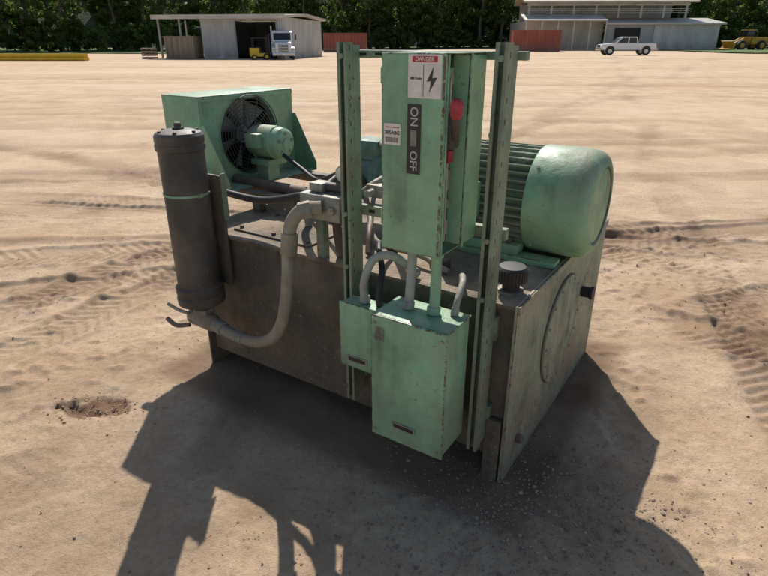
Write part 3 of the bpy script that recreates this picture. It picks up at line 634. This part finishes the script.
def loader(loc,rz):
    E=empty('wheel_loader',(loc[0],loc[1],gz(*loc)),rz)
    box('rear_body',(.3,-1.0,.9),(3.2,1.0,2.0),LOADY,E,.12); box('counterweight',(3.1,-1.1,.8),(3.6,1.1,1.7),LOADY,E,.1)
    box('cab_lower',(-.6,-.75,1.2),(.8,.75,2.1),LOADY,E,.05); box('cab_glass',(-.55,-.7,2.1),(.75,.7,3.0),GLASS,E,.03); box('cab_roof',(-.7,-.85,3.0),(.9,.85,3.15),LOADY,E,.04)
    for x in (-.6,.72):
        for y in (-.75,.68): box('cab_pillar',(x,y,2.1),(x+.08,y+.08,3.0),LBLK,E)
    box('front_frame',(-1.9,-.6,.8),(-.6,.6,1.5),LOADY,E,.08)
    for s in (-1,1):
        for x in (-1.5,2.1): wheel('wheel_%d_%d'%(s,int(x)),x,s*1.05,.75,.75,.55,E,(0,1,0),LOADY)
        prism('lift_arm_%d'%s,[(-.9,1.9),(-.7,1.75),(-2.6,.75),(-3.0,.45),(-3.1,.65),(-2.4,1.2)],'y',s*.5-.08,s*.5+.08,LOADY,E)
    prism('bucket',[(-2.9,.2),(-4.2,.12),(-4.2,.2),(-3.3,.35),(-3.1,.8),(-3.5,1.4),(-3.4,1.45),(-2.9,.95)],'y',-1.35,1.35,LOADY,E)
    cyl('exhaust',(2.2,.4,2.0),(2.2,.4,2.9),.07,LBLK,E)
loader((60.3,102),math.radians(8))
P=empty('yellow_pipe_stack',(-46,60,gz(-40,60)))
for row_ in range(2):
    for k in range(3-row_): cyl('pipe_%d_%d'%(row_,k),(0,k*.36+row_*.18,.18+row_*.31),(16.5,k*.36+row_*.18-.3,.18+row_*.31),.17,YEL,P,14)
for x in (2,8,14): box('pipe_chock_%d'%x,(x,-.28,0),(x+.12,-.19,.35),CTAN,P)
def sheet(nm,x0,x1,y0,y1,mt,dz=.05,nx=60,ny=24):
    gx=np.linspace(x0,x1,nx); gy=np.linspace(y0,y1,ny); GX,GY=np.meshgrid(gx,gy)
    edge=np.zeros_like(GY); edge[0]=1
    GY=GY+edge*4*vn(GX,GY,6)
    GZ=slope(GX,GY)+dz+.06+.06*vn(GX,GY,3)
    vs=np.stack([GX.ravel(),GY.ravel(),GZ.ravel()],1).tolist(); fs=[(r*nx+c,r*nx+c+1,(r+1)*nx+c+1,(r+1)*nx+c) for r in range(ny-1) for c in range(nx-1)]
    me=bpy.data.meshes.new(nm); me.from_pydata(vs,[],fs); me.materials.append(mt); me.shade_smooth(); return link(bpy.data.objects.new(nm,me))
m,nt,b=newmat('grass_blades'); co=N(nt,'ShaderNodeTexCoord').outputs['Object']
c=mix(nt,ramp(nt,noise(nt,co,.6,6,.7),.35,.65),(.09,.16,.03),(.19,.27,.07)); nt.links.new(c,b.inputs['Base Color']); b.inputs['Roughness'].default_value=.9
bump(nt,b,noise(nt,co,12,4,.8),.15)
GR=m
sheet('grass_verge',-240,-22,93,260,GR); sheet('grass_verge',46,260,76,260,GR); sheet('grass_verge',-22,46,124,260,GR)
# ---------------------------------------------------------------- trees
def leafmat(nm,c0,c1):
    m,nt,b=newmat(nm); co=N(nt,'ShaderNodeTexCoord').outputs['Object']; oi=N(nt,'ShaderNodeObjectInfo')
    c=mix(nt,ramp(nt,noise(nt,co,.5,2,.7),.35,.65),c0,c1)
    c=mix(nt,mth(nt,'MULTIPLY',oi.outputs['Random'],.5),c,(.10,.14,.035))
    nt.links.new(c,b.inputs['Base Color']); b.inputs['Roughness'].default_value=.55; b.inputs['Specular IOR Level'].default_value=.3
    tr=N(nt,'ShaderNodeBsdfTranslucent'); nt.links.new(mix(nt,.6,c,(.24,.34,.06)),tr.inputs[0])
    ms=N(nt,'ShaderNodeMixShader'); ms.inputs[0].default_value=.45; nt.links.new(b.outputs[0],ms.inputs[1]); nt.links.new(tr.outputs[0],ms.inputs[2])
    nt.links.new(ms.outputs[0],nt.nodes['Material Output'].inputs[0]); return m
LEAF=[leafmat('leaves_a',(.055,.095,.02),(.11,.17,.038)),leafmat('leaves_b',(.065,.115,.025),(.12,.19,.042)),leafmat('leaves_pine',(.045,.08,.022),(.085,.13,.035))]
BARK=plain('bark',(.15,.115,.085),.9,var=.4,scale=4)
def treemesh(nm,H,cr,kind,seed,lm):
    R=np.random.default_rng(seed); vs=[];fs=[];mi=[]
    def limb(p0,p1,r0,r1,n=6):
        p0=Vector(p0);p1=Vector(p1); x,y,_=frame(p1-p0); b=len(vs)
        for p,r in ((p0,r0),(p1,r1)):
            for i in range(n): vs.append(tuple(p+x*r*math.cos(6.283*i/n)+y*r*math.sin(6.283*i/n)))
        for i in range(n): fs.append((b+i,b+(i+1)%n,b+n+(i+1)%n,b+n+i)); mi.append(0)
    base=.0 if kind=='bush' else (.22 if kind=='oak' else .36)
    p=Vector((0,0,-.3)); k=6
    for i in range(k):
        q=Vector((R.uniform(-.3,.3),R.uniform(-.3,.3),H*.9*(i+1)/k)); limb(p,q,.020*H*(1-.8*i/k),.020*H*(1-.8*(i+1)/k)); p=q
    cl=[]
    nc={'oak':60,'pine':52,'bush':34}[kind]
    for i in range(nc):
        t=R.random()**.8; z=H*(base+(1-base)*t)
        if kind=='oak': rr=cr*math.sqrt(max(.05,1-((t-.42)/.62)**2))
        elif kind=='pine': rr=cr*(1.05-.85*t)*R.uniform(.6,1.1)
        else: rr=cr*math.sqrt(max(.05,1-t*t))
        a=R.uniform(0,6.283); rad=rr*R.uniform(.35,1.0)
        c=Vector((rad*math.cos(a),rad*math.sin(a),z+R.uniform(-.4,.4))); s=(R.uniform(.8,1.7) if kind!='bush' else R.uniform(.5,1.0))*cr/4.5
        cl.append((c,s))
        if i%3==0 and kind!='bush': limb((0,0,z*.82),c,.08,.02,5)
    for c,s in cl:
        m=int(58 if kind!='bush' else 44)
        d=R.normal(size=(m,3)); d/=np.linalg.norm(d,axis=1)[:,None]; d*=(R.random((m,1))**.4)*s; d[:,2]*=.62
        for j in range(m):
            ctr=np.array(c)+d[j]; u=R.normal(size=3); u/=np.linalg.norm(u); w=np.cross(u,R.normal(size=3)); w/=np.linalg.norm(w)
            l=R.uniform(.17,.42)*(cr/4.5)**.5; b=len(vs)
            for e in (-u*l,w*l*.55,u*l,-w*l*.55): vs.append(tuple(ctr+e))
            fs.append((b,b+1,b+2,b+3)); mi.append(1)
    me=bpy.data.meshes.new(nm); me.from_pydata(vs,[],fs); me.materials.append(BARK); me.materials.append(lm); me.polygons.foreach_set('material_index',mi); me.update(); return me
TM=[treemesh('oak_mesh_a',17,5.0,'oak',1,LEAF[0]),treemesh('oak_mesh_b',15,5.2,'oak',2,LEAF[1]),treemesh('pine_mesh_a',20,3.6,'pine',3,LEAF[2]),treemesh('oak_mesh_c',13,4.6,'oak',4,LEAF[0]),treemesh('pine_mesh_b',18,3.4,'pine',6,LEAF[2])]
BM=[treemesh('bush_mesh_a',4.5,3.2,'bush',7,LEAF[1]),treemesh('bush_mesh_b',3.4,2.8,'bush',8,LEAF[0])]
TL=empty('tree_line'); R=random.Random(9)
def put(me,x,y,s):
    o=bpy.data.objects.new('tree',me); o.location=(x,y,gz(x,y)-.1); o.rotation_euler=(0,0,R.uniform(0,6.28)); o.scale=(s*R.uniform(.9,1.15),s*R.uniform(.9,1.15),s); link(o,TL)
def row(x0,x1,yf,step,s0,s1,ms,jit=2.5):
    x=x0
    while x<x1:
        put(R.choice(ms),x+R.uniform(-1,1),yf(x)+R.uniform(-jit,jit),R.uniform(s0,s1)); x+=step*R.uniform(.7,1.3)
def yl1(x): return 128 if x>-18 else (128-(-18-x)*.55 if x>-70 else 99)
row(-140,140,lambda x:yl1(x),5.2,.8,1.15,TM)
row(-140,140,lambda x:yl1(x)+8,5.8,.95,1.25,TM)
row(-150,150,lambda x:yl1(x)+18,7,1.1,1.4,TM,4)
row(-140,140,lambda x:yl1(x)-4,4.2,.7,1.4,BM,1.5)
row(-140,140,lambda x:yl1(x)+3,4.6,1.2,2.0,BM,1.5)
gx=np.linspace(-330,330,220); gy=np.linspace(0,1,14)
vs=[];fs=[]
for j,t in enumerate(gy):
    for x in gx:
        y=158+60*t; z=(22*math.sin(min(1,t*1.8)*math.pi/2))+ (float(vn(np.array(x),np.array(y),7.0))*5+float(vn(np.array(x),np.array(y),2.6))*3)*min(1,t*3)
        vs.append((x,y+4*float(vn(np.array(x),np.array(z),5.)),z))
nx_=len(gx)
for j in range(13):
    for i in range(nx_-1): fs.append((j*nx_+i,j*nx_+i+1,(j+1)*nx_+i+1,(j+1)*nx_+i))
me=bpy.data.meshes.new('wooded_hill'); me.from_pydata(vs,[],fs)
m,nt,b=newmat('wooded_hill_foliage'); co=N(nt,'ShaderNodeTexCoord').outputs['Object']; f=noise(nt,co,.8,5,.75)
nt.links.new(mix(nt,ramp(nt,f,.38,.62),(.02,.035,.01),(.08,.12,.03)),b.inputs['Base Color']); b.inputs['Roughness'].default_value=.9; bump(nt,b,f,1.5)
me.materials.append(m); link(bpy.data.objects.new('wooded_hill',me))
# ---------------------------------------------------------------- light / camera
dx,dy,dz=.08,-1.0,-1.0
W0=bpy.data.worlds.new('World'); S.world=W0; W0.use_nodes=True; nt=W0.node_tree
bg=nt.nodes['Background']; sky=nt.nodes.new('ShaderNodeTexSky'); sky.sky_type='NISHITA'; sky.sun_disc=False
el=math.atan2(1,math.hypot(dx,dy)); sky.sun_elevation=el; sky.sun_rotation=math.atan2(-dx,-dy)
nt.links.new(sky.outputs[0],bg.inputs[0]); bg.inputs[1].default_value=.105
L=bpy.data.lights.new('sun','SUN'); L.energy=5.0; L.angle=math.radians(.53); L.color=(1,.955,.88)
lo=bpy.data.objects.new('sun',L); lo.rotation_euler=Vector((dx,dy,dz)).to_track_quat('-Z','Y').to_euler(); lo.location=(0,0,30); link(lo)
cam=bpy.data.cameras.new('camera'); cam.sensor_width=36; cam.lens=560/768*36; cam.clip_end=2000; cam.clip_start=.05
cobj=bpy.data.objects.new('camera',cam); cobj.location=(0,0,1.7); cobj.rotation_euler=(math.radians(90-23.7),0,0); link(cobj); S.camera=cobj
S.view_settings.view_transform='Standard'; S.view_settings.look='None'; S.view_settings.exposure=0
